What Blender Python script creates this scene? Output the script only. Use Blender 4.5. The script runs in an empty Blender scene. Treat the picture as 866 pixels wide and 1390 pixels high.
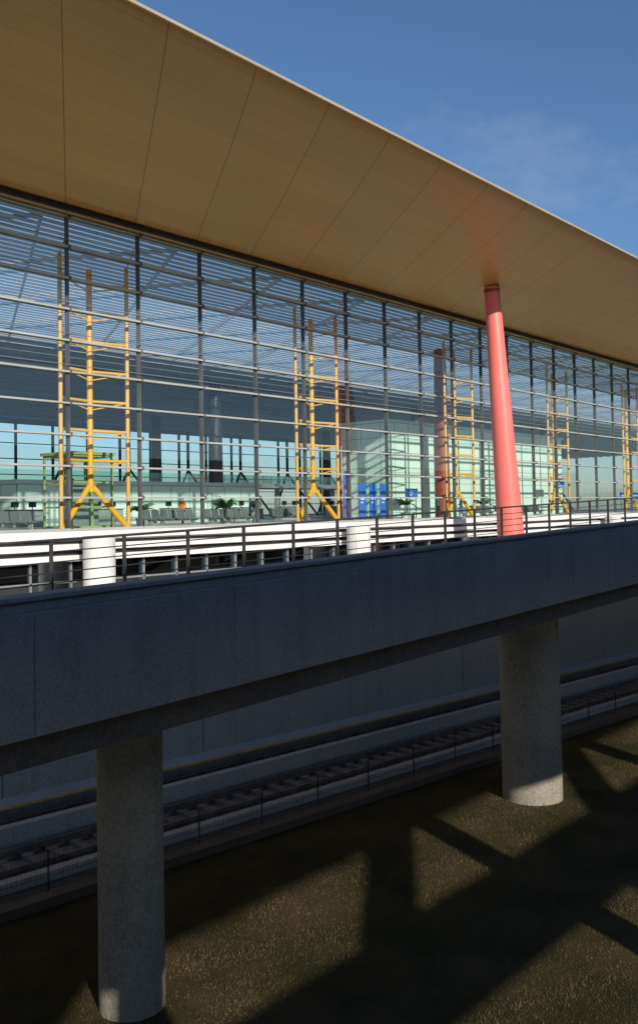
import bpy, math, random
import numpy as np
from mathutils import Vector, Matrix
random.seed(7); np.random.seed(7)
scene = bpy.context.scene
COL = scene.collection
R = math.radians

# ------------------------------------------------------------------ materials
def new_mat(name):
    m = bpy.data.materials.new(name); m.use_nodes = True
    nt = m.node_tree; nt.nodes.clear()
    out = nt.nodes.new('ShaderNodeOutputMaterial')
    return m, nt, out
def N(nt, t, **kw):
    n = nt.nodes.new(t)
    for k, v in kw.items(): setattr(n, k, v)
    return n
def math_n(nt, op, a, b=None, c=None):
    n = nt.nodes.new('ShaderNodeMath'); n.operation = op
    for i, v in enumerate((a, b, c)):
        if v is None: continue
        if isinstance(v, (int, float)): n.inputs[i].default_value = v
        else: nt.links.new(v, n.inputs[i])
    return n.outputs[0]
def mixc(nt, fac, a, b, mode='MIX'):
    n = nt.nodes.new('ShaderNodeMix'); n.data_type = 'RGBA'; n.blend_type = mode
    for idx, v in ((0, fac), (6, a), (7, b)):
        if isinstance(v, (int, float)): n.inputs[idx].default_value = v
        elif isinstance(v, (tuple, list)): n.inputs[idx].default_value = (*v[:3], 1)
        else: nt.links.new(v, n.inputs[idx])
    return n.outputs[2]
def noise(nt, vec, scale, detail=3, rough=0.55):
    n = nt.nodes.new('ShaderNodeTexNoise')
    n.inputs['Scale'].default_value = scale; n.inputs['Detail'].default_value = detail
    n.inputs['Roughness'].default_value = rough
    nt.links.new(vec, n.inputs['Vector']); return n.outputs['Fac']
def ramp(nt, fac, a, b):
    n = nt.nodes.new('ShaderNodeMapRange')
    n.inputs[1].default_value = a; n.inputs[2].default_value = b
    nt.links.new(fac, n.inputs[0]); return n.outputs[0]
def objco(nt, scale=None):
    tc = nt.nodes.new('ShaderNodeTexCoord')
    if scale is None: return tc.outputs['Object']
    mp = nt.nodes.new('ShaderNodeMapping'); mp.inputs['Scale'].default_value = scale
    nt.links.new(tc.outputs['Object'], mp.inputs['Vector']); return mp.outputs[0]

def mat_noise(name, c1, c2, scale=1.5, rough=0.7, metal=0.0, fine=None, bump=0.0, streak=False, spec=0.5):
    m, nt, out = new_mat(name)
    v = objco(nt)
    p = N(nt, 'ShaderNodeBsdfPrincipled')
    f = ramp(nt, noise(nt, v, scale, 3 if (fine or streak) else 1, .6), .3, .7)
    col = mixc(nt, f, c1, c2)
    if streak:
        vs = objco(nt, (2.2, 2.2, .16))
        s = ramp(nt, noise(nt, vs, 1.3, 4, .65), .5, .78)
        s = math_n(nt, 'MULTIPLY', s, .5)
        col = mixc(nt, s, col, tuple(x*.45 for x in c1))
    h = f
    if fine:
        g = noise(nt, v, fine, 2, .7)
        gg = ramp(nt, g, .3, .7)
        col = mixc(nt, math_n(nt, 'MULTIPLY', gg, .45), col, tuple(min(1, x*1.9) for x in c2))
        h = gg
    nt.links.new(col, p.inputs['Base Color'])
    p.inputs['Roughness'].default_value = rough; p.inputs['Metallic'].default_value = metal
    p.inputs['Specular IOR Level'].default_value = spec
    if bump:
        b = N(nt, 'ShaderNodeBump'); b.inputs['Strength'].default_value = bump
        b.inputs['Distance'].default_value = .02
        nt.links.new(h, b.inputs['Height']); nt.links.new(b.outputs[0], p.inputs['Normal'])
    nt.links.new(p.outputs[0], out.inputs[0])
    return m

M = {}
M['granite'] = mat_noise('granite_panel', (.15,.15,.153), (.205,.205,.21), .5, .75, fine=28, bump=.25, streak=True)
M['concrete'] = mat_noise('concrete', (.15,.135,.11), (.24,.22,.18), .9, .85, fine=14, bump=.3, streak=True)
M['concrete_wall'] = mat_noise('concrete_wall', (.24,.225,.20), (.31,.29,.265), .35, .85, fine=10, bump=.2, streak=True)
M['concrete_light'] = mat_noise('light_concrete', (.34,.33,.32), (.42,.41,.40), .6, .85, fine=10, bump=.2, streak=True)
M['slab'] = mat_noise('track_slab', (.14,.135,.13), (.21,.205,.20), 1.2, .9, fine=12, bump=.2)
M['apron'] = mat_noise('apron_paving', (.54,.50,.43), (.64,.59,.50), .3, .85)
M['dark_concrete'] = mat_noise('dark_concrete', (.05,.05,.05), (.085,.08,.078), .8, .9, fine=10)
M['ballast'] = mat_noise('ballast', (.06,.055,.048), (.12,.11,.10), 6, .95, fine=18, bump=.8)
M['asphalt'] = mat_noise('asphalt', (.045,.045,.048), (.06,.06,.06), 1, .9)
M['white'] = mat_noise('white_paint', (.68,.68,.68), (.76,.76,.76), .6, .5)
M['whitecol'] = mat_noise('white_render', (.58,.58,.58), (.68,.68,.68), .6, .6, streak=True)
M['alu'] = mat_noise('aluminium', (.42,.43,.42), (.52,.53,.52), .5, .42, .25)
M['alu_thin'] = mat_noise('grey_aluminium', (.20,.21,.21), (.27,.28,.28), .5, .42, .25)
M['alu_dark'] = mat_noise('dark_aluminium', (.10,.10,.105), (.15,.15,.155), .5, .45, .3)
M['black'] = mat_noise('black_gasket', (.012,.012,.014), (.02,.02,.02), .5, .6)
M['yellow'] = mat_noise('yellow_paint', (.94,.45,.03), (.97,.50,.05), .4, .4)
M['orange'] = mat_noise('pale_orange_paint', (.90,.44,.10), (.94,.50,.14), .4, .45)
M['red'] = mat_noise('red_column_paint', (.76,.165,.145), (.82,.195,.17), .25, .42)
M['red_dark'] = mat_noise('dark_red_paint', (.30,.05,.03), (.36,.07,.04), .25, .5)
M['ceil_dark'] = mat_noise('inner_ceiling', (.26,.21,.16), (.34,.28,.21), .4, .7)
M['floor'] = mat_noise('stone_floor', (.58,.58,.55), (.68,.68,.65), .5, .35)
M['rust'] = mat_noise('brown_kerb', (.075,.055,.042), (.12,.09,.07), 2, .9, fine=20, bump=.3)
M['steel'] = mat_noise('rail_steel', (.20,.18,.17), (.32,.30,.28), 3, .4, .8)
M['railing'] = mat_noise('railing_metal', (.06,.06,.065), (.09,.09,.095), 2, .4, .5)
M['ylw_line'] = mat_noise('yellow_safety_paint', (.50,.30,.05), (.60,.38,.07), 3, .7)
M['blue'] = mat_noise('blue_sign', (.02,.16,.66), (.03,.20,.74), 1, .4)
M['navy'] = mat_noise('navy_fabric', (.02,.03,.07), (.03,.04,.09), 1, .8)
M['grey'] = mat_noise('grey_seat', (.10,.11,.12), (.16,.17,.18), 1, .6)
M['orangev'] = mat_noise('orange_vest', (.85,.20,.03), (.9,.24,.04), 1, .8)
M['skin'] = mat_noise('skin', (.50,.30,.20), (.56,.34,.23), 4, .6)
M['hair'] = mat_noise('hair', (.012,.010,.009), (.02,.016,.014), 10, .6)
M['leaf'] = mat_noise('leaf', (.035,.10,.02), (.07,.16,.035), 4, .6)
M['bark'] = mat_noise('bark', (.08,.055,.035), (.13,.09,.06), 8, .9)
M['greenframe'] = mat_noise('green_frame', (.30,.36,.12), (.38,.44,.18), 1, .5)

def mat_slat():
    m, nt, out = new_mat('ceiling_slat')
    f = ramp(nt, noise(nt, objco(nt), .3, 2), .3, .7)
    c = mixc(nt, f, (.76,.81,.90), (.84,.88,.95))
    a = N(nt,'ShaderNodeBsdfDiffuse'); t = N(nt,'ShaderNodeBsdfTranslucent'); mx = N(nt,'ShaderNodeMixShader')
    nt.links.new(c,a.inputs[0]); nt.links.new(c,t.inputs[0]); mx.inputs[0].default_value=.48
    nt.links.new(a.outputs[0],mx.inputs[1]); nt.links.new(t.outputs[0],mx.inputs[2]); nt.links.new(mx.outputs[0],out.inputs[0])
    return m
M['slat'] = mat_slat()

def mat_greenwall():
    m, nt, out = new_mat('pale_green_glass_panel')
    tc = objco(nt); sep = N(nt, 'ShaderNodeSeparateXYZ'); nt.links.new(tc, sep.inputs[0])
    def groove(c, per, w):
        f = math_n(nt, 'FRACT', math_n(nt, 'DIVIDE', c, per))
        return math_n(nt, 'LESS_THAN', f, w/per)
    s = math_n(nt, 'ADD', sep.outputs[0], sep.outputs[1])
    g = math_n(nt, 'MAXIMUM', groove(s, 2.0, .06), groove(sep.outputs[2], 1.25, .05))
    f = ramp(nt, noise(nt, tc, .3, 3), .3, .7)
    c = mixc(nt, f, (.70,.86,.76), (.78,.92,.82))
    c = mixc(nt, g, c, (.25,.33,.30))
    p = N(nt, 'ShaderNodeBsdfPrincipled'); nt.links.new(c, p.inputs['Base Color'])
    p.inputs['Roughness'].default_value = .25
    nt.links.new(p.outputs[0], out.inputs[0]); return m
M['greenwall'] = mat_greenwall()

def mat_glass(name, tint, refl=1.0, ior=1.5, rough=.01, base=.0):
    m, nt, out = new_mat(name)
    t = N(nt, 'ShaderNodeBsdfTransparent'); t.inputs[0].default_value = (*tint, 1)
    g = N(nt, 'ShaderNodeBsdfGlossy'); g.inputs['Roughness'].default_value = rough
    g.inputs[0].default_value = (.90,.95,1,1)
    fr = N(nt, 'ShaderNodeFresnel'); fr.inputs[0].default_value = ior
    fac = math_n(nt, 'ADD', math_n(nt, 'MULTIPLY', fr.outputs[0], refl), base)
    mx = N(nt, 'ShaderNodeMixShader'); nt.links.new(fac, mx.inputs[0])
    nt.links.new(t.outputs[0], mx.inputs[1]); nt.links.new(g.outputs[0], mx.inputs[2])
    nt.links.new(mx.outputs[0], out.inputs[0]); return m
M['glass'] = mat_glass('curtain_wall_glass', (.88,.975,.955), 1.2, 1.5, .01, .07)
M['glass_clear'] = mat_glass('clear_glass', (.90,.96,.94), .8)
M['glass_green'] = mat_glass('green_glass', (.80,.93,.87), .8)
M['glass_dark'] = mat_glass('dark_glazing', (.30,.42,.48), 1.2, 1.6, .02, .08)

def mat_soffit():
    m, nt, out = new_mat('tan_soffit_panels')
    tc = objco(nt); sep = N(nt, 'ShaderNodeSeparateXYZ'); nt.links.new(tc, sep.inputs[0])
    X, Y = sep.outputs[0], sep.outputs[1]
    q = math_n(nt, 'SUBTRACT', X, math_n(nt, 'MULTIPLY', math_n(nt, 'SUBTRACT', Y, 34.2), .70))
    q = math_n(nt, 'ADD', q, 399 - 23.7 % 3.8)
    qs = math_n(nt, 'DIVIDE', q, 3.8)
    yr = math_n(nt, 'DIVIDE', Y, .86)
    def line(v, w):
        f = math_n(nt, 'FRACT', v)
        return math_n(nt, 'LESS_THAN', math_n(nt, 'ABSOLUTE', math_n(nt, 'SUBTRACT', f, .5)), w)
    lq = line(math_n(nt, 'ADD', qs, .5), .006)
    lh = line(math_n(nt, 'ADD', yr, .5), .016)
    row = math_n(nt, 'FLOOR', yr)
    par = math_n(nt, 'MULTIPLY', math_n(nt, 'MODULO', row, 2.0), .5)
    lq2 = line(math_n(nt, 'ADD', qs, par), .003)
    comb = N(nt, 'ShaderNodeCombineXYZ')
    nt.links.new(math_n(nt, 'FLOOR', qs), comb.inputs[0]); nt.links.new(row, comb.inputs[1])
    wn = N(nt, 'ShaderNodeTexWhiteNoise'); nt.links.new(comb.outputs[0], wn.inputs[0])
    c = mixc(nt, wn.outputs[0], (.70,.40,.12), (.75,.435,.14))
    big = ramp(nt, noise(nt, objco(nt, (.05, .25, 1)), 1.2, 4), .35, .7)
    c = mixc(nt, math_n(nt, 'MULTIPLY', big, .3), c, (.56,.31,.09))
    g = math_n(nt, 'MAXIMUM', lq, math_n(nt, 'MULTIPLY', lh, .5))
    g = math_n(nt, 'MAXIMUM', g, math_n(nt, 'MULTIPLY', lq2, .35))
    c = mixc(nt, math_n(nt, 'MULTIPLY', g, .7), c, (.16,.08,.025))
    p = N(nt, 'ShaderNodeBsdfPrincipled'); nt.links.new(c, p.inputs['Base Color'])
    rg = math_n(nt, 'ADD', math_n(nt, 'MULTIPLY', wn.outputs[0], .06), .38)
    nt.links.new(rg, p.inputs['Roughness'])
    p.inputs['Metallic'].default_value = .1; p.inputs['Specular IOR Level'].default_value=.4
    nt.links.new(p.outputs[0], out.inputs[0]); return m
M['soffit'] = mat_soffit()
M['fascia'] = mat_noise('roof_edge_metal', (.48,.38,.25), (.55,.44,.30), .5, .4, .3)

def mat_grass():
    m, nt, out = new_mat('dry_grass_ground')
    v = objco(nt)
    a = ramp(nt, noise(nt, v, .45, 4, .65), .35, .65)
    b = ramp(nt, noise(nt, v, 22, 4, .7), .3, .7)
    c = mixc(nt, a, (.048,.044,.017), (.12,.088,.042))
    c = mixc(nt, math_n(nt, 'MULTIPLY', b, .6), c, (.030,.027,.012))
    p = N(nt, 'ShaderNodeBsdfPrincipled'); nt.links.new(c, p.inputs['Base Color'])
    p.inputs['Roughness'].default_value = .95; p.inputs['Specular IOR Level'].default_value = .1
    bp = N(nt, 'ShaderNodeBump'); bp.inputs['Strength'].default_value = .7; bp.inputs['Distance'].default_value = .03
    nt.links.new(b, bp.inputs['Height']); nt.links.new(bp.outputs[0], p.inputs['Normal'])
    nt.links.new(p.outputs[0], out.inputs[0]); return m
M['grassg'] = mat_grass()
def mat_blade():
    m, nt, out = new_mat('grass_blades')
    v = objco(nt)
    a = ramp(nt, noise(nt, v, .45, 4, .65), .35, .65)
    b = ramp(nt, noise(nt, v, 14, 2, .7), .35, .65)
    c = mixc(nt, a, (.052,.054,.017), (.145,.108,.052))
    c = mixc(nt, math_n(nt,'MULTIPLY',b,.5), c, (.155,.122,.062))
    p = N(nt, 'ShaderNodeBsdfPrincipled'); nt.links.new(c, p.inputs['Base Color'])
    p.inputs['Roughness'].default_value = .8; p.inputs['Specular IOR Level'].default_value = .15
    nt.links.new(p.outputs[0], out.inputs[0]); return m
M['blade'] = mat_blade()

# ------------------------------------------------------------------ mesh builder
class MB:
    def __init__(s): s.v=[]; s.f=[]; s.sm=[]
    def add(s, vs, fs, smooth=False):
        o=len(s.v); s.v+= [tuple(p) for p in vs]
        for f in fs: s.f.append([i+o for i in f]); s.sm.append(smooth)
    def box(s, x0,x1,y0,y1,z0,z1, g=0.0, xr=0.0):
        a=g*(x0-xr); b=g*(x1-xr)
        s.add([(x0,y0,z0+a),(x1,y0,z0+b),(x1,y1,z0+b),(x0,y1,z0+a),(x0,y0,z1+a),(x1,y0,z1+b),(x1,y1,z1+b),(x0,y1,z1+a)],
              [(0,3,2,1),(4,5,6,7),(0,1,5,4),(1,2,6,5),(2,3,7,6),(3,0,4,7)])
    def cyl(s, p0, p1, r0, r1=None, n=12, caps=True, segs=1):
        if r1 is None: r1=r0
        p0=Vector(p0); p1=Vector(p1); d=(p1-p0).normalized()
        u=d.cross(Vector((0,0,1)));
        if u.length<1e-3: u=Vector((1,0,0))
        u.normalize(); w=d.cross(u)
        vs=[]
        for k in range(segs+1):
            t=k/segs; c=p0.lerp(p1,t); r=r0+(r1-r0)*t
            for i in range(n):
                a=2*math.pi*i/n; vs.append(c+u*(math.cos(a)*r)+w*(math.sin(a)*r))
        fs=[]
        for k in range(segs):
            for i in range(n):
                j=(i+1)%n; fs.append((k*n+i,k*n+j,(k+1)*n+j,(k+1)*n+i))
        s.add(vs,fs,True)
        if caps:
            s.add([vs[i] for i in range(n)],[tuple(range(n))]); s.add([vs[segs*n+i] for i in range(n)],[tuple(range(n))[::-1]])
    def beam(s, p0, p1, w, h):
        p0=Vector(p0); p1=Vector(p1); d=(p1-p0).normalized()
        u=d.cross(Vector((0,0,1)));
        if u.length<1e-3: u=Vector((1,0,0))
        u.normalize(); t=u.cross(d)
        vs=[]
        for p in (p0,p1):
            for a,b in ((-1,-1),(1,-1),(1,1),(-1,1)): vs.append(p+u*(a*w/2)+t*(b*h/2))
        s.add(vs,[(3,2,1,0),(4,5,6,7),(0,1,5,4),(1,2,6,5),(2,3,7,6),(3,0,4,7)])
    def obj(s, name, mat, parent=None, bevel=0):
        me=bpy.data.meshes.new(name); me.from_pydata(s.v,[],s.f); me.update()
        me.polygons.foreach_set('use_smooth', s.sm)
        o=bpy.data.objects.new(name,me); COL.objects.link(o); me.materials.append(mat)
        if parent: o.parent=parent
        if bevel:
            b=o.modifiers.new('bevel','BEVEL'); b.width=bevel; b.segments=2; b.limit_method='ANGLE'
        return o
def empty(name, loc=(0,0,0), rz=0):
    e=bpy.data.objects.new(name,None); COL.objects.link(e); e.location=loc; e.rotation_euler=(0,0,rz); return e

# ------------------------------------------------------------------ ground
g=MB(); g.add([(-3000,-3000,0),(3000,-3000,0),(3000,3000,0),(-3000,3000,0)],[(0,1,2,3)])
g.obj('ground', M['grassg'])
TA=R(-6.6); tx=(math.cos(TA),math.sin(TA)); tn=(-math.sin(TA),math.cos(TA))

n=1100000
cx=np.random.uniform(2,80,n); cy=np.random.uniform(-2.5,24,n)
keep=(np.random.rand(n) < np.clip((20/np.hypot(cx,cy))**1.6,.05,1)) & ((cx*tn[0]+cy*tn[1])<20.1)
cl=np.sin(cx*1.7+np.sin(cy*2.3)*2)*np.cos(cy*1.9+cx*.6)
keep&= np.random.rand(n) < (.6+.4*cl)
keep&= (cx*.764+cy*.645)>9
cx=cx[keep]; cy=cy[keep]; n=len(cx)
ang=np.random.uniform(0,math.tau,n); h=np.random.uniform(.015,.055,n)*(1+.6*np.clip(cl[keep],0,1)); w=np.random.uniform(.004,.009,n)
lean=np.random.uniform(-.045,.045,(n,2))
V=np.zeros((n,3,3))
V[:,0,0]=cx-np.cos(ang)*w; V[:,0,1]=cy-np.sin(ang)*w
V[:,1,0]=cx+np.cos(ang)*w; V[:,1,1]=cy+np.sin(ang)*w
V[:,2,0]=cx+lean[:,0]; V[:,2,1]=cy+lean[:,1]; V[:,2,2]=h
me=bpy.data.meshes.new('grass'); me.vertices.add(n*3); me.vertices.foreach_set('co',V.reshape(-1))
me.loops.add(n*3); me.loops.foreach_set('vertex_index',np.arange(n*3))
me.polygons.add(n); me.polygons.foreach_set('loop_start',np.arange(0,n*3,3)); me.polygons.foreach_set('loop_total',np.full(n,3))
me.update(); me.validate()
o=bpy.data.objects.new('grass',me); COL.objects.link(o); me.materials.append(M['blade'])

# ------------------------------------------------------------------ guideway (rotated frame)
gw=empty('railway_guideway',(0,0,0),TA)
L0,L1=-40,260
def strip(name,t0,t1,z0,z1,mat,bevel=0,parent=gw):
    b=MB(); b.box(L0,L1,t0,t1,z0,z1); return b.obj(name,mat,parent,bevel)
strip('kerb',20.2,20.55,-.1,.22,M['rust'])
strip('gravel_strip',20.55,21.5,-.1,.05,M['ballast'])
strip('inner_kerb',21.5,21.8,-.1,.30,M['concrete_light'])
strip('track_bed_near',21.8,24.0,-.1,.06,M['slab'])
strip('barrier_wall',24.0,24.3,-.1,.75,M['concrete_light'],.02)
strip('track_bed_far',24.3,26.2,-.1,.08,M['dark_concrete'])
strip('walkway_curb',26.2,26.4,-.1,.50,M['concrete'],.02)
strip('safety_line',26.2,26.4,.504,.53,M['ylw_line'])
strip('walkway',26.4,27.6,-.1,.42,M['concrete_light'])
b=MB()
for t in (22.25,23.55,24.7,25.8):
    b.box(L0,L1,t-.035,t+.035,.2,.34); b.box(L0,L1,t-.08,t+.08,.17,.2)
b.obj('rails',M['steel'],gw)
b=MB()
for i in range(0,430):
    x=L0+i*.7
    b.box(x,x+.26,21.95,23.85,.06,.172); b.box(x,x+.26,24.4,26.1,.08,.172)
b.obj('sleepers',M['slab'],gw)
fn=empty('wire_fence',(0,0,0),TA); b=MB()
for i in range(0,110):
    x=L0+i*2.2; b.cyl((x,20.95,0),(x,20.95,1.05),.022,n=6)
for z in (.12,.42,.72,1.02): b.cyl((L0,20.95,z),(200,20.95,z),.008,n=5)
b.obj('posts_and_wires',M['railing'],fn)
b=MB()
for i in range(0,1000):
    x=-10+i*.12; b.beam((x,20.95,.1),(x+.0,20.95,1.0),.004,.004)
b.obj('mesh',M['railing'],fn)

rw=empty('retaining_wall',(0,0,0),TA)
b=MB(); 
for i in range(0,40):
    x=L0+i*7.5; b.box(x+.015,x+7.485,27.6,28.0,-.1,5.05)
b.obj('panels',M['concrete_wall'],rw,.015)
b=MB(); b.box(L0,L1,27.66,28.0,0,5.0); b.obj('backing',M['dark_concrete'],rw)
b=MB(); b.box(L0,L1,27.45,28.1,5.05,5.38); b.obj('coping',M['concrete_wall'],rw,.02)

b=MB()
def wally(x,t): return (t - x*tn[0])/tn[1]
xs=[-60+ i*10 for i in range(0,36)]
vs=[];fs=[]
for x in xs:
    y0=wally(x,27.9); vs+= [(x,min(y0,33.4),5.36),(x,34.3,5.36)]
for i in range(len(xs)-1): fs.append((2*i,2*i+2,2*i+3,2*i+1))
b.add(vs,fs); b.obj('pavement',M['apron'])

# ------------------------------------------------------------------ viaduct
vd=empty('viaduct'); G=.028; XR=7.04
VX0,VX1=-40,150
b=MB(); x=7.57-4*12
while x<VX1:
    b.box(x+.006,x+3.994,11.76,11.95,5.84,7.60,G,XR); x+=4
b.obj('fascia_panels',M['granite'],vd,.006)
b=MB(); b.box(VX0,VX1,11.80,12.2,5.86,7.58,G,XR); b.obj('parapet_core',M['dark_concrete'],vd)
b=MB(); b.box(VX0,VX1,11.92,12.25,7.60,7.76,G,XR); b.obj('parapet_upstand',M['granite'],vd,.01)
b=MB(); b.box(VX0,VX1,11.86,12.33,7.76,7.84,G,XR); b.obj('parapet_cap',M['granite'],vd,.015)
b=MB(); b.box(VX0,VX1,12.2,17.3,6.45,6.75,G,XR); b.obj('deck_slab',M['concrete'],vd)
b=MB(); b.box(VX0,VX1,12.4,16.5,6.755,6.77,G,XR); b.obj('roadway',M['asphalt'],vd)
b=MB(); b.box(VX0,VX1,16.5,17.3,6.76,7.25,G,XR); b.obj('far_kerb',M['concrete'],vd,.02)
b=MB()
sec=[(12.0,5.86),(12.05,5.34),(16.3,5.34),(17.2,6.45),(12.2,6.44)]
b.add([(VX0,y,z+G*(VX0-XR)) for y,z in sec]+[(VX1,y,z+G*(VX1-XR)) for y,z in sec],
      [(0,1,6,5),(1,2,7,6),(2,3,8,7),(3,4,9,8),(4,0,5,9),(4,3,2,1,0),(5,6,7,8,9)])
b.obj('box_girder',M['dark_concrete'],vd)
def pier(x,y,r,name):
    c=MB(); c.cyl((x,y,-.1),(x,y,5.36+G*(x-XR)),r,r,48); return c.obj(name,M['concrete'],vd)
pier(11.0,14.0,.60,'pier_1')
pier(26.6,14.0,.92,'pier_2')
for k,x in enumerate((-37,-21,-5,43,59,75,91,107,123,139)): pier(x,14.0,.8,'pier_%d'%(k+3))
b=MB(); x=VX0
while x<VX1:
    z=7.25+G*(x-XR); b.box(x-.025,x+.025,16.88,16.96,z,z+1.12); x+=1.9
for k,zz in enumerate((.22,.44,.66,.88,1.12)):
    r=.014 if k<4 else .03
    b.cyl((VX0,16.92,7.25+zz+G*(VX0-XR)),(VX1,16.92,7.25+zz+G*(VX1-XR)),r,n=8)
b.obj('railing',M['railing'],vd)

# ------------------------------------------------------------------ terminal
tm=empty('airport_terminal')
FY=35.15; Z0=8.4; RH=1.4; NR=10; ZT=Z0+RH*NR
MX0=24.4-4*14; NM=64; 
mxs=[MX0+4*i for i in range(NM)]
XE0,XE1=mxs[0],mxs[-1]
b=MB()
for i in range(NM-1):
    for r in range(NR):
        x0,x1=mxs[i]+.03,mxs[i+1]-.03; z0,z1=Z0+r*RH+.02,Z0+(r+1)*RH-.02
        t=[random.uniform(-.008,.008) for _ in range(3)]
        b.add([(x0,FY+t[0],z0),(x1,FY+t[1],z0),(x1,FY+t[1]+t[2],z1),(x0,FY+t[0]+t[2],z1)],[(0,1,2,3)])
b.obj('curtain_wall_glass',M['glass'],tm)
b=MB()
for x in mxs: b.box(x-.035,x+.035,FY-.10,FY+.14,Z0,ZT)
b.obj('mullions',M['alu_dark'],tm)
b=MB(); c=MB(); d=MB()
for r in range(NR+1):
    z=Z0+r*RH
    b.box(XE0,XE1,FY-.24,FY-.105,z-.04,z+.04)
    c.box(XE0,XE1,FY-.09,FY+.16,z-.035,z+.035)
    if 5<=r<NR: d.box(XE0,XE1,FY-.21,FY-.17,z+.30,z+.325)
b.obj('transom_fins',M['alu'],tm); c.obj('transoms',M['alu_dark'],tm); d.obj('shading_rods',M['alu_thin'],tm)
b=MB()
for x in mxs:
    for r in range(NR+1):
        z=Z0+r*RH; b.box(x-.05,x+.05,FY-.26,FY-.1,z-.09,z+.09)
b.obj('bracket_clamps',M['alu_dark'],tm)

def truss(x, k):
    a=MB(); c=MB(); yp=FY+.75; yc=FY+1.15; xm=x+2
    zt=20.9
    for xx in (x+.12,x+3.88):
        a.cyl((xx,yp,Z0-.1),(xx,yp,zt),.10,n=10)
    c.cyl((xm,yc,10.35),(xm,yc,zt-.3),.14,n=12)
    for r in range(1,9):
        z=Z0+r*RH+.35
        if z>zt-.2: break
        if z<10.5: continue
        for xx in (x+.12,x+3.88):
            c.cyl((xx,yp,z),(xm,yc,z),.07,n=8)
            c.cyl((xx,yp,z-.0),(xm,yc,z-.42),.035,n=6)
    for xx in (x+.12,x+3.88):
        c.cyl((xm,yc,10.45),(xx,yp,Z0-.05),.14,n=10)
        a.cyl((xx,yp,zt),(xx,FY+.1,zt+.9),.03,n=6)
    c.cyl((xm,yc,10.1),(xm,yc,10.6),.19,n=12)
    a.obj('truss_posts_%d'%k,M['orange'],tm); c.obj('truss_web_%d'%k,M['yellow'],tm)
k=0
for i in range(2,NM-2,4):
    truss(mxs[i],k); k+=1

prof=[(34.6,22.46),(34.2,22.52),(33,22.62),(31.5,22.72),(30,22.82),(28.5,22.94),(27,23.06),(25.5,23.20),(24,23.36),(22.8,23.52),(21.8,23.67),(21.3,23.78),(21.15,23.86)]
RX0,RX1=-60,240
b=MB(); nx=60
vs=[];fs=[]
for i in range(nx+1):
    x=RX0+(RX1-RX0)*i/nx
    for (y,z) in prof: vs.append((x,y,z))
m_=len(prof)
for i in range(nx):
    for j in range(m_-1):
        fs.append((i*m_+j,i*m_+j+1,(i+1)*m_+j+1,(i+1)*m_+j))
b.add(vs,fs,True); b.obj('soffit',M['soffit'],tm)
b=MB(); b.box(RX0,RX1,21.05,21.147,23.85,23.95); b.obj('roof_edge',M['fascia'],tm)
b=MB(); b.add([(RX0,21.1,23.96),(RX1,21.1,23.96),(RX1,36.0,25.6),(RX0,36.0,25.6)],[(0,1,2,3)])
b.add([(RX0,36.0,25.6),(RX1,36.0,25.6),(RX1,36.0,22.9),(RX0,36.0,22.9)],[(0,1,2,3)])
b.obj('roof_skin',M['fascia'],tm)
b=MB(); b.box(RX0,RX1,33.95,34.16,22.28,22.47); b.obj('gutter',M['black'],tm)
b=MB(); b.box(RX0,RX1,34.17,35.2,22.455,22.9); b.obj('eaves_beam',M['soffit'],tm)
b=MB(); y=35.4
while y<62:
    b.box(RX0,RX1,y,y+.44,22.42,22.44); y+=.66
b.obj('ceiling_slats',M['slat'],tm)
b=MB()
for i in range(-8,30):
    x=i*8.0; b.beam((x,36.5,22.7),(x+14,62,22.7),.12,.2); b.beam((x,36.5,22.72),(x-14,62,22.72),.12,.2)
b.obj('roof_frame',M['alu'],tm)
b=MB(); y=62.3
while y<117:
    b.box(RX0,RX1,y,y+4.6,22.5,22.8); y+=5.4
b.obj('inner_ceiling',M['ceil_dark'],tm)
b=MB()
for i in range(0,28): b.box(RX0,RX1,63+2*i,63.2+2*i,22.2,22.49)
b.obj('ceiling_beams',M['alu'],tm)
b=MB(); b.box(RX0,RX1,34.3,118,7.9,8.3); b.obj('floor_slab',M['floor'],tm)
b=MB()
for z0,z1 in ((7.98,8.33),(7.50,7.78),(7.04,7.30)): b.box(RX0,RX1,33.9,34.28,z0,z1)
b.obj('podium_bands',M['white'],tm,.02)
b=MB(); b.box(RX0,RX1,34.28,34.6,7.0,7.88); b.obj('podium_recess',M['black'],tm)
b=MB(); b.box(RX0,RX1,34.5,34.56,5.3,7.0); b.obj('podium_glazing',M['glass_dark'],tm)
b=MB(); b.box(RX0,RX1,38,38.4,5.3,7.88); b.obj('podium_inner_wall',M['dark_concrete'],tm)
b=MB()
x=RX0
while x<RX1: b.box(x-.04,x+.04,34.42,34.6,5.36,7.0); x+=2
b.box(RX0,RX1,34.42,34.58,6.1,6.18)
b.obj('podium_mullions',M['alu_thin'],tm)
b=MB()
for i in range(-4,11):
    x=24.3+18*i; b.cyl((x,32.85,5.3),(x,32.85,8.12),.68,n=40)
b.obj('podium_columns',M['whitecol'],tm)
b=MB(); b.box(RX0,RX1,34.35,34.42,8.33,8.42)
b.obj('base_trim',M['alu'],tm)
b=MB(); x=RX0
while x<RX1: b.box(x-.12,x+.12,116,116.4,8.3,22.5); x+=6
for z in (10.5,12.7,14.9,17.1,19.3): b.box(RX0,RX1,116.05,116.3,z-.06,z+.06)
x=RX0
while x<RX1:
    b.cyl((x,112,8.3),(x+6,114,16),.2,n=8); b.cyl((x+12,112,8.3),(x+6,114,16),.2,n=8); b.cyl((x+6,114,16),(x+6,114,22.5),.25,n=8); x+=12
b.obj('far_facade_frame',M['alu_dark'],tm)
b=MB(); b.box(-20,140,84,90,12.2,12.7); b.obj('mezzanine',M['white'],tm)
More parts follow.
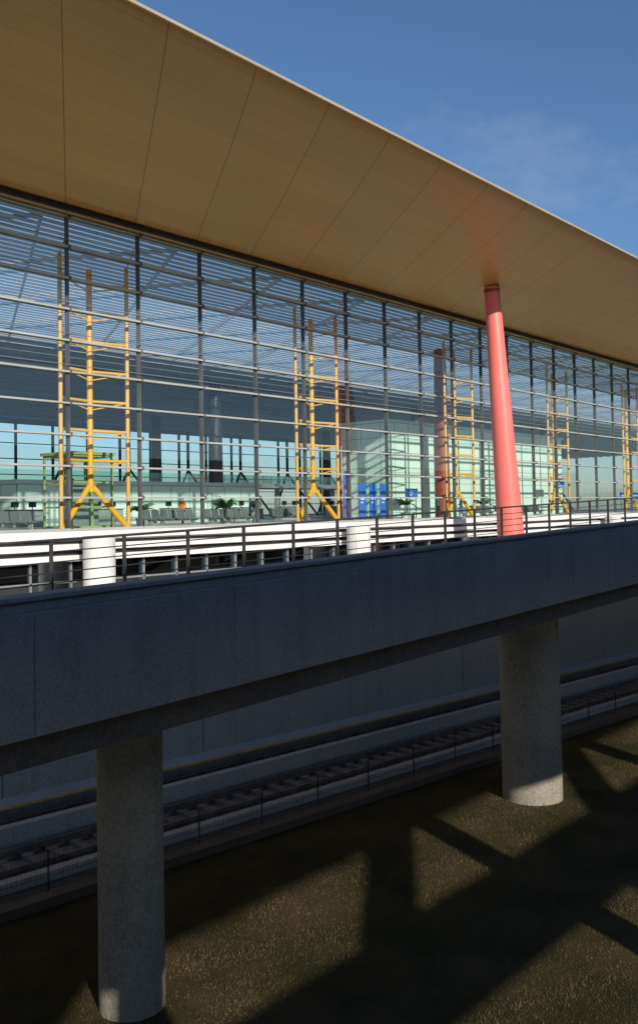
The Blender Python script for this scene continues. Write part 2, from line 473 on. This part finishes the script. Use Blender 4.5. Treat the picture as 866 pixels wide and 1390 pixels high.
b=MB(); b.box(-20,140,83.9,83.95,12.7,13.8); b.obj('mezzanine_glass',M['glass_green'],tm)
b=MB()
for i in range(0,14): b.cyl((-14+12*i,87,8.3),(-14+12*i,87,12.2),.35,n=14)
b.obj('mezzanine_columns',M['white'],tm)
b=MB(); b.box(62.2,94,45,50,8.3,16.3); b.obj('glazed_volume',M['greenwall'],tm,.03)
b=MB(); b.box(62.0,94.2,44.8,50.2,16.3,16.5); b.obj('glazed_volume_roof',M['white'],tm)
b=MB(); b.box(36,60,58,64,8.3,11.3); b.box(8,26,60,66,8.3,11.3); b.obj('kiosks',M['greenwall'],tm,.03)
b=MB(); b.box(35.8,60.2,57.8,64.2,11.3,11.6); b.box(7.8,26.2,59.8,66.2,11.3,11.6); b.obj('kiosk_roofs',M['white'],tm)
b=MB(); b.cyl((66.3,42.5,8.3),(66.3,42.5,22.41),.66,.5,n=28); b.obj('inner_red_column',M['red_dark'],tm)
b=MB()
for (x,y,r) in ((28.5,68,.8),(64.5,68,.8),(100,68,.8),(136,68,.8),(-7,68,.8),(46,98,.8),(82,98,.8),(118,98,.8)):
    b.cyl((x,y,8.3),(x,y,22.5),r,r*.75,n=28)
b.obj('inner_columns',M['alu_dark'],tm)

rc=empty('red_column')
b=MB(); b.cyl((53.1,28.9,5.36),(51.3,28.95,22.86),.88,.47,n=64,segs=12); b.obj('shaft',M['red'],rc)
b=MB(); b.cyl((51.33,28.95,22.52),(51.31,28.95,22.72),.495,.495,n=48); b.obj('collar',M['red_dark'],rc)

# ------------------------------------------------------------------ interior furniture
def elevator(x,y):
    e=empty('glass_elevator',(x,y,8.3)); b=MB(); w,d,h=2.6,2.4,3.9
    for a in (0,w/2,w):
        for c in (0,d): b.box(a-.05,a+.05,c-.05,c+.05,0,h)
    for z in (0.05,1.1,2.4,h-.1): 
        b.box(.07,w-.07,-.04,.04,z,z+.09); b.box(.07,w-.07,d-.04,d+.04,z,z+.09)
        b.box(-.04,.04,.07,d-.07,z,z+.09); b.box(w-.04,w+.04,.07,d-.07,z,z+.09)
    b.obj('frame',M['greenframe'],e)
    b=MB(); b.box(.08,w-.08,.02,.03,.1,h-.1); b.obj('glass',M['glass_clear'],e)
    b=MB(); b.box(.5,w-.5,.5,d-.5,.1,2.4); b.obj('cabin',M['alu'],e,.03)
    b=MB(); b.box(-.15,w+.15,-.15,d+.15,h,h+.15); b.obj('roof',M['greenframe'],e)
elevator(28.6,41)

def banner(x,y,w=.9,h=2.6,z=8.3,name='blue_banner'):
    e=empty(name,(x,y,z)); b=MB(); b.box(0,w,0,.06,.25,h); b.obj('panel',M['blue'],e)
    b=MB(); b.box(.1,.16,.0,.05,0,.25); b.box(w-.16,w-.1,0,.05,0,.25); b.box(-.04,w+.04,-.15,.2,-.0,.05); b.obj('stand',M['alu_dark'],e)
    b=MB(); b.box(.15,w-.15,-.008,-.002,h*.55,h*.62); b.box(.15,w-.35,-.008,-.002,h*.46,h*.5); b.obj('lettering',M['white'],e)
for x in (53.6,54.9,56.2): banner(x,41.5,.8,2.7)
banner(50.6,40.5,.8,3.5)
def hang_sign(x,y,w,z):
    e=empty('direction_sign',(x,y,z)); b=MB(); b.box(0,w,0,.12,0,.7); b.obj('panel',M['blue'],e)
    b=MB(); b.box(.2,w*.6,-.008,-.002,.3,.42); b.box(.2,w*.5,-.008,-.002,.15,.23); b.obj('lettering',M['white'],e)
    b=MB(); b.cyl((.2,.06,-(z-8.3)),(.2,.06,0),.04,n=8); b.cyl((w-.2,.06,-(z-8.3)),(w-.2,.06,0),.04,n=8); b.obj('legs',M['alu_dark'],e)
hang_sign(61,42.5,1.6,10.0); hang_sign(100,41,8,9.8); hang_sign(112,41,8,9.8); hang_sign(86,42,2.2,11.2)

def seats(x,y,n=6):
    e=empty('seat_row',(x,y,8.3)); b=MB(); c=MB()
    for i in range(n):
        a=i*.62
        b.box(a+.03,a+.56,0,.5,.40,.46); b.add([(a+.03,.48,.46),(a+.56,.48,.46),(a+.56,.62,.95),(a+.03,.62,.95),(a+.03,.53,.46),(a+.56,.53,.46),(a+.56,.67,.95),(a+.03,.67,.95)],
            [(0,1,2,3),(7,6,5,4),(0,4,5,1),(2,6,7,3),(1,5,6,2),(0,3,7,4)])
    c.box(0,n*.62,.22,.3,.33,.40)
    for a in (.3,n*.62-.3): c.box(a-.03,a+.03,.1,.45,0,.33)
    b.obj('seats',M['grey'],e); c.obj('beam_and_legs',M['alu'],e)
for x in (17,22,32.5,37,42.5,66,70.5,75): 
    seats(x,39.5); 
def desk(x,y):
    e=empty('checkin_desk',(x,y,8.3)); b=MB(); b.box(0,2.6,0,.7,0,1.1); b.obj('counter',M['alu'],e,.04)
    b=MB(); b.box(-.05,2.65,-.08,.75,1.1,1.15); b.obj('top',M['alu_dark'],e)
    b=MB(); b.box(.3,.85,.3,.34,1.3,1.65); b.box(.55,.6,.32,.36,1.15,1.3); b.box(1.6,2.15,.3,.34,1.3,1.65); b.box(1.85,1.9,.32,.36,1.15,1.3); b.obj('monitors',M['black'],e)
for i in range(10): desk(20+i*6.5,54)
for i in range(6): desk(40+i*7,74)

def palm(x,y,z=8.3,h=2.3,name='potted_palm'):
    e=empty(name,(x,y,z)); b=MB(); b.cyl((0,0,0),(0,0,.5),.24,.34,n=20); b.obj('pot',M['whitecol'],e)
    b=MB(); b.cyl((0,0,.45),(.05,.02,h*.5),.05,.035,n=8); b.obj('trunk',M['bark'],e)
    b=MB()
    for i in range(18):
        a=random.uniform(0,math.tau); ln=random.uniform(.7,1.1); up=random.uniform(.3,1.1); p=Vector((.05,.02,h*.5)); dr=Vector((math.cos(a),math.sin(a),0)); sd=Vector((-dr.y,dr.x,0))
        pts=[]
        for k in range(7):
            t=k/6; pts.append(p+dr*(ln*t)+Vector((0,0,up*t-1.0*ln*t*t*.7)))
        for k in range(6):
            q=pts[k]; r_=pts[k+1]
            for s_ in (-1,1):
                l=.28*(1-.5*k/6); tip=q+sd*(s_*l)+dr*.18-Vector((0,0,.08))
                b.add([q,q+(r_-q)*.55,tip],[(0,1,2)])
                tip2=tip+dr*.09; b.add([q+(r_-q)*.5,r_,tip2],[(0,1,2)])
    b.obj('fronds',M['leaf'],e)
palm(39.3,40.6); palm(60.0,42.0); palm(33.6,41.5,h=1.9); palm(72.5,42.3); palm(50,52)

def person(x,y,z,rz,top,bottom,pose=0,name='traveller'):
    e=empty(name,(x,y,z),rz)
    J={'pel':(0,0,.95),'sp':(0,0,1.18),'ch':(0,.0,1.38),'nk':(0,0,1.50),'nk2':(0,.01,1.56),
       'sl':(-.18,0,1.42),'el':(-.24,-.02,1.13),'wl':(-.22,.10+.2*pose,.90+.15*pose),
       'sr':(.18,0,1.42),'er':(.24,-.02,1.13),'wr':(.22,.10,.88),
       'hl':(-.09,0,.90),'kl':(-.10,.10,.50),'al':(-.10,.12 ,.09),'tl':(-.10,.27,.04),
       'hr':(.09,0,.90),'kr':(.10,.02,.50),'ar':(.10,-.20,.10),'tr':(.10,-.06,.04)}
    def skin(nm,chain,rad,edges,mat,root):
        names=list(chain); me=bpy.data.meshes.new(nm)
        me.from_pydata([J[k] for k in names],[(names.index(a),names.index(c)) for a,c in edges],[])
        o=bpy.data.objects.new(nm,me); COL.objects.link(o); o.parent=e
        md=o.modifiers.new('skin','SKIN'); 
        for i,k in enumerate(names):
            sv=me.skin_vertices[0].data[i]; sv.radius=(rad[k],rad[k]*.8); sv.use_root=(k==root)
        s=o.modifiers.new('sub','SUBSURF'); s.levels=1; s.render_levels=1
        me.materials.append(mat); return o
    rd={'pel':.15,'sp':.14,'ch':.17,'nk':.07,'nk2':.055,'sl':.075,'el':.05,'wl':.035,'sr':.075,'er':.05,'wr':.035,
        'hl':.10,'kl':.065,'al':.045,'tl':.035,'hr':.10,'kr':.065,'ar':.045,'tr':.035}
    skin('jacket',['pel','sp','ch','nk','sl','el','wl','sr','er','wr'],rd,[('pel','sp'),('sp','ch'),('ch','nk'),('ch','sl'),('sl','el'),('el','wl'),('ch','sr'),('sr','er'),('er','wr')],top,'pel')
    skin('trousers',['pel','hl','kl','al','tl','hr','kr','ar','tr'],rd,[('pel','hl'),('hl','kl'),('kl','al'),('al','tl'),('pel','hr'),('hr','kr'),('kr','ar'),('ar','tr')],bottom,'pel')
    b=MB(); b.cyl((0,0,1.48),(0,.01,1.58),.055,.05,n=10)
    def ell(c,r,nu=14,nv=9):
        vs=[];fs=[]
        for j in range(nv+1):
            ph=math.pi*j/nv
            for i in range(nu):
                th=math.tau*i/nu; vs.append((c[0]+r[0]*math.sin(ph)*math.cos(th),c[1]+r[1]*math.sin(ph)*math.sin(th),c[2]+r[2]*math.cos(ph)))
        for j in range(nv):
            for i in range(nu): fs.append((j*nu+i,j*nu+(i+1)%nu,(j+1)*nu+(i+1)%nu,(j+1)*nu+i))
        return vs,fs
    b.add(*ell((0,.015,1.66),(.075,.09,.115)),True)
    b.add(*ell((0,.11,1.65),(.014,.02,.022),8,5),True)
    for s_ in(-1,1):
        b.add(*ell((s_*.077,.01,1.655),(.012,.022,.03),8,5),True)
        w=J['wl'] if s_<0 else J['wr']
        b.add(*ell((w[0],w[1]+.03,w[2]-.05),(.02,.035,.05),8,6),True)
        for f in range(4): b.cyl((w[0],w[1]+.01+.017*f,w[2]-.08),(w[0],w[1]+.03+.017*f,w[2]-.15+.01*abs(f-1)),.009,.007,n=6)
        b.cyl((w[0]-s_*.01,w[1]+.06,w[2]-.04),(w[0]-s_*.02,w[1]+.09,w[2]-.09),.010,.008,n=6)
    b.obj('head_and_hands',M['skin'],e)
    b=MB(); b.add(*ell((0,-.01,1.69),(.083,.092,.10)),True); b.obj('hair',M['hair'],e)
person(41.5,47,8.3,2.0,M['orangev'],M['navy'],1)
person(50.6,49.6,8.3,.6,M['navy'],M['navy'])
person(34,47,8.3,1.2,M['grey'],M['navy'],1)
person(45.2,44,8.3,-1.2,M['navy'],M['grey'],0)
person(46.0,44.4,8.3,1.9,M['white'],M['navy'],1)
person(64,41.5,8.3,-1.5,M['grey'],M['navy'],0)
person(24,46,8.3,1.4,M['navy'],M['navy'],0)
person(70,43,8.3,.5,M['navy'],M['grey'],1)

# ------------------------------------------------------------------ building behind the viewer (unseen; form guessed to throw the shade)
cc=empty('unseen_shade_concourse')
b=MB(); b.box(-90,160,-6,-3,7.6,14.9); b.obj('body',M['dark_concrete'],cc)
b=MB(); b.box(-90,160,-5,-4.6,-.1,3.2); b.obj('plinth',M['dark_concrete'],cc)
b=MB(); b.box(-90,160,-3.6,-3.2,4.5,5.5)  # beam, posts and braces laid out to streak the lawn with shadow
for i in range(-7,16):
    x=i*11.0+3; b.box(x-.4,x+.4,-3.55,-3.0,-.1,7.6); b.beam((x,-3.4,7.4),(x-10.5,-3.4,3.4),.4,.6)
b.obj('frame',M['dark_concrete'],cc)

# ------------------------------------------------------------------ world, sun
EL=18.0; PSI=65.0
w=bpy.data.worlds.new('World'); scene.world=w; w.use_nodes=True; nt=w.node_tree; nt.nodes.clear()
out=nt.nodes.new('ShaderNodeOutputWorld'); bg=nt.nodes.new('ShaderNodeBackground'); sky=nt.nodes.new('ShaderNodeTexSky')
sky.sky_type='NISHITA'; sky.sun_disc=False; sky.sun_elevation=R(EL)
td=Vector((math.cos(R(PSI))*math.cos(R(EL)), math.sin(R(PSI))*math.cos(R(EL)), -math.sin(R(EL))))
sd=-td; sky.sun_rotation=math.atan2(sd.x,sd.y)%math.tau
sky.air_density=1.0; sky.dust_density=.5; sky.ozone_density=5.0
tc=nt.nodes.new('ShaderNodeTexCoord'); mp=nt.nodes.new('ShaderNodeMapping'); mp.inputs['Scale'].default_value=(1.4,3.2,5.0); mp.inputs['Rotation'].default_value=(.2,.5,.6)
nt.links.new(tc.outputs['Generated'],mp.inputs[0])
nz=noise(nt,mp.outputs[0],1.6,6,.62); cf=ramp(nt,nz,.52,.80); cf=math_n(nt,'MULTIPLY',cf,.25)
col=mixc(nt,cf,sky.outputs[0],(5.5,5.9,6.6))
nt.links.new(col,bg.inputs[0]); bg.inputs[1].default_value=.115; nt.links.new(bg.outputs[0],out.inputs[0])
sl=bpy.data.lights.new('sun','SUN'); sl.energy=5.0; sl.angle=R(.6); sl.color=(1,.92,.80)
so=bpy.data.objects.new('sun',sl); COL.objects.link(so); so.rotation_euler=td.to_track_quat('-Z','Y').to_euler(); so.location=(0,-20,60)

# ------------------------------------------------------------------ camera
cam=bpy.data.cameras.new('camera'); co=bpy.data.objects.new('camera',cam); COL.objects.link(co)
cam.sensor_fit='VERTICAL'; cam.sensor_height=36; cam.lens=1264/1390*36; cam.shift_y=-45/1390
cam.clip_end=8000; cam.clip_start=.1
PHI=40.2
Mx=Matrix.Translation((0,0,9)) @ Matrix.Rotation(R(PHI-90),4,'Z') @ Matrix.Rotation(R(92),4,'X') @ Matrix.Rotation(R(-1.0),4,'Z')
co.matrix_world=Mx
scene.camera=co
scene.view_settings.view_transform='Standard'; scene.view_settings.look='None'; scene.view_settings.exposure=0
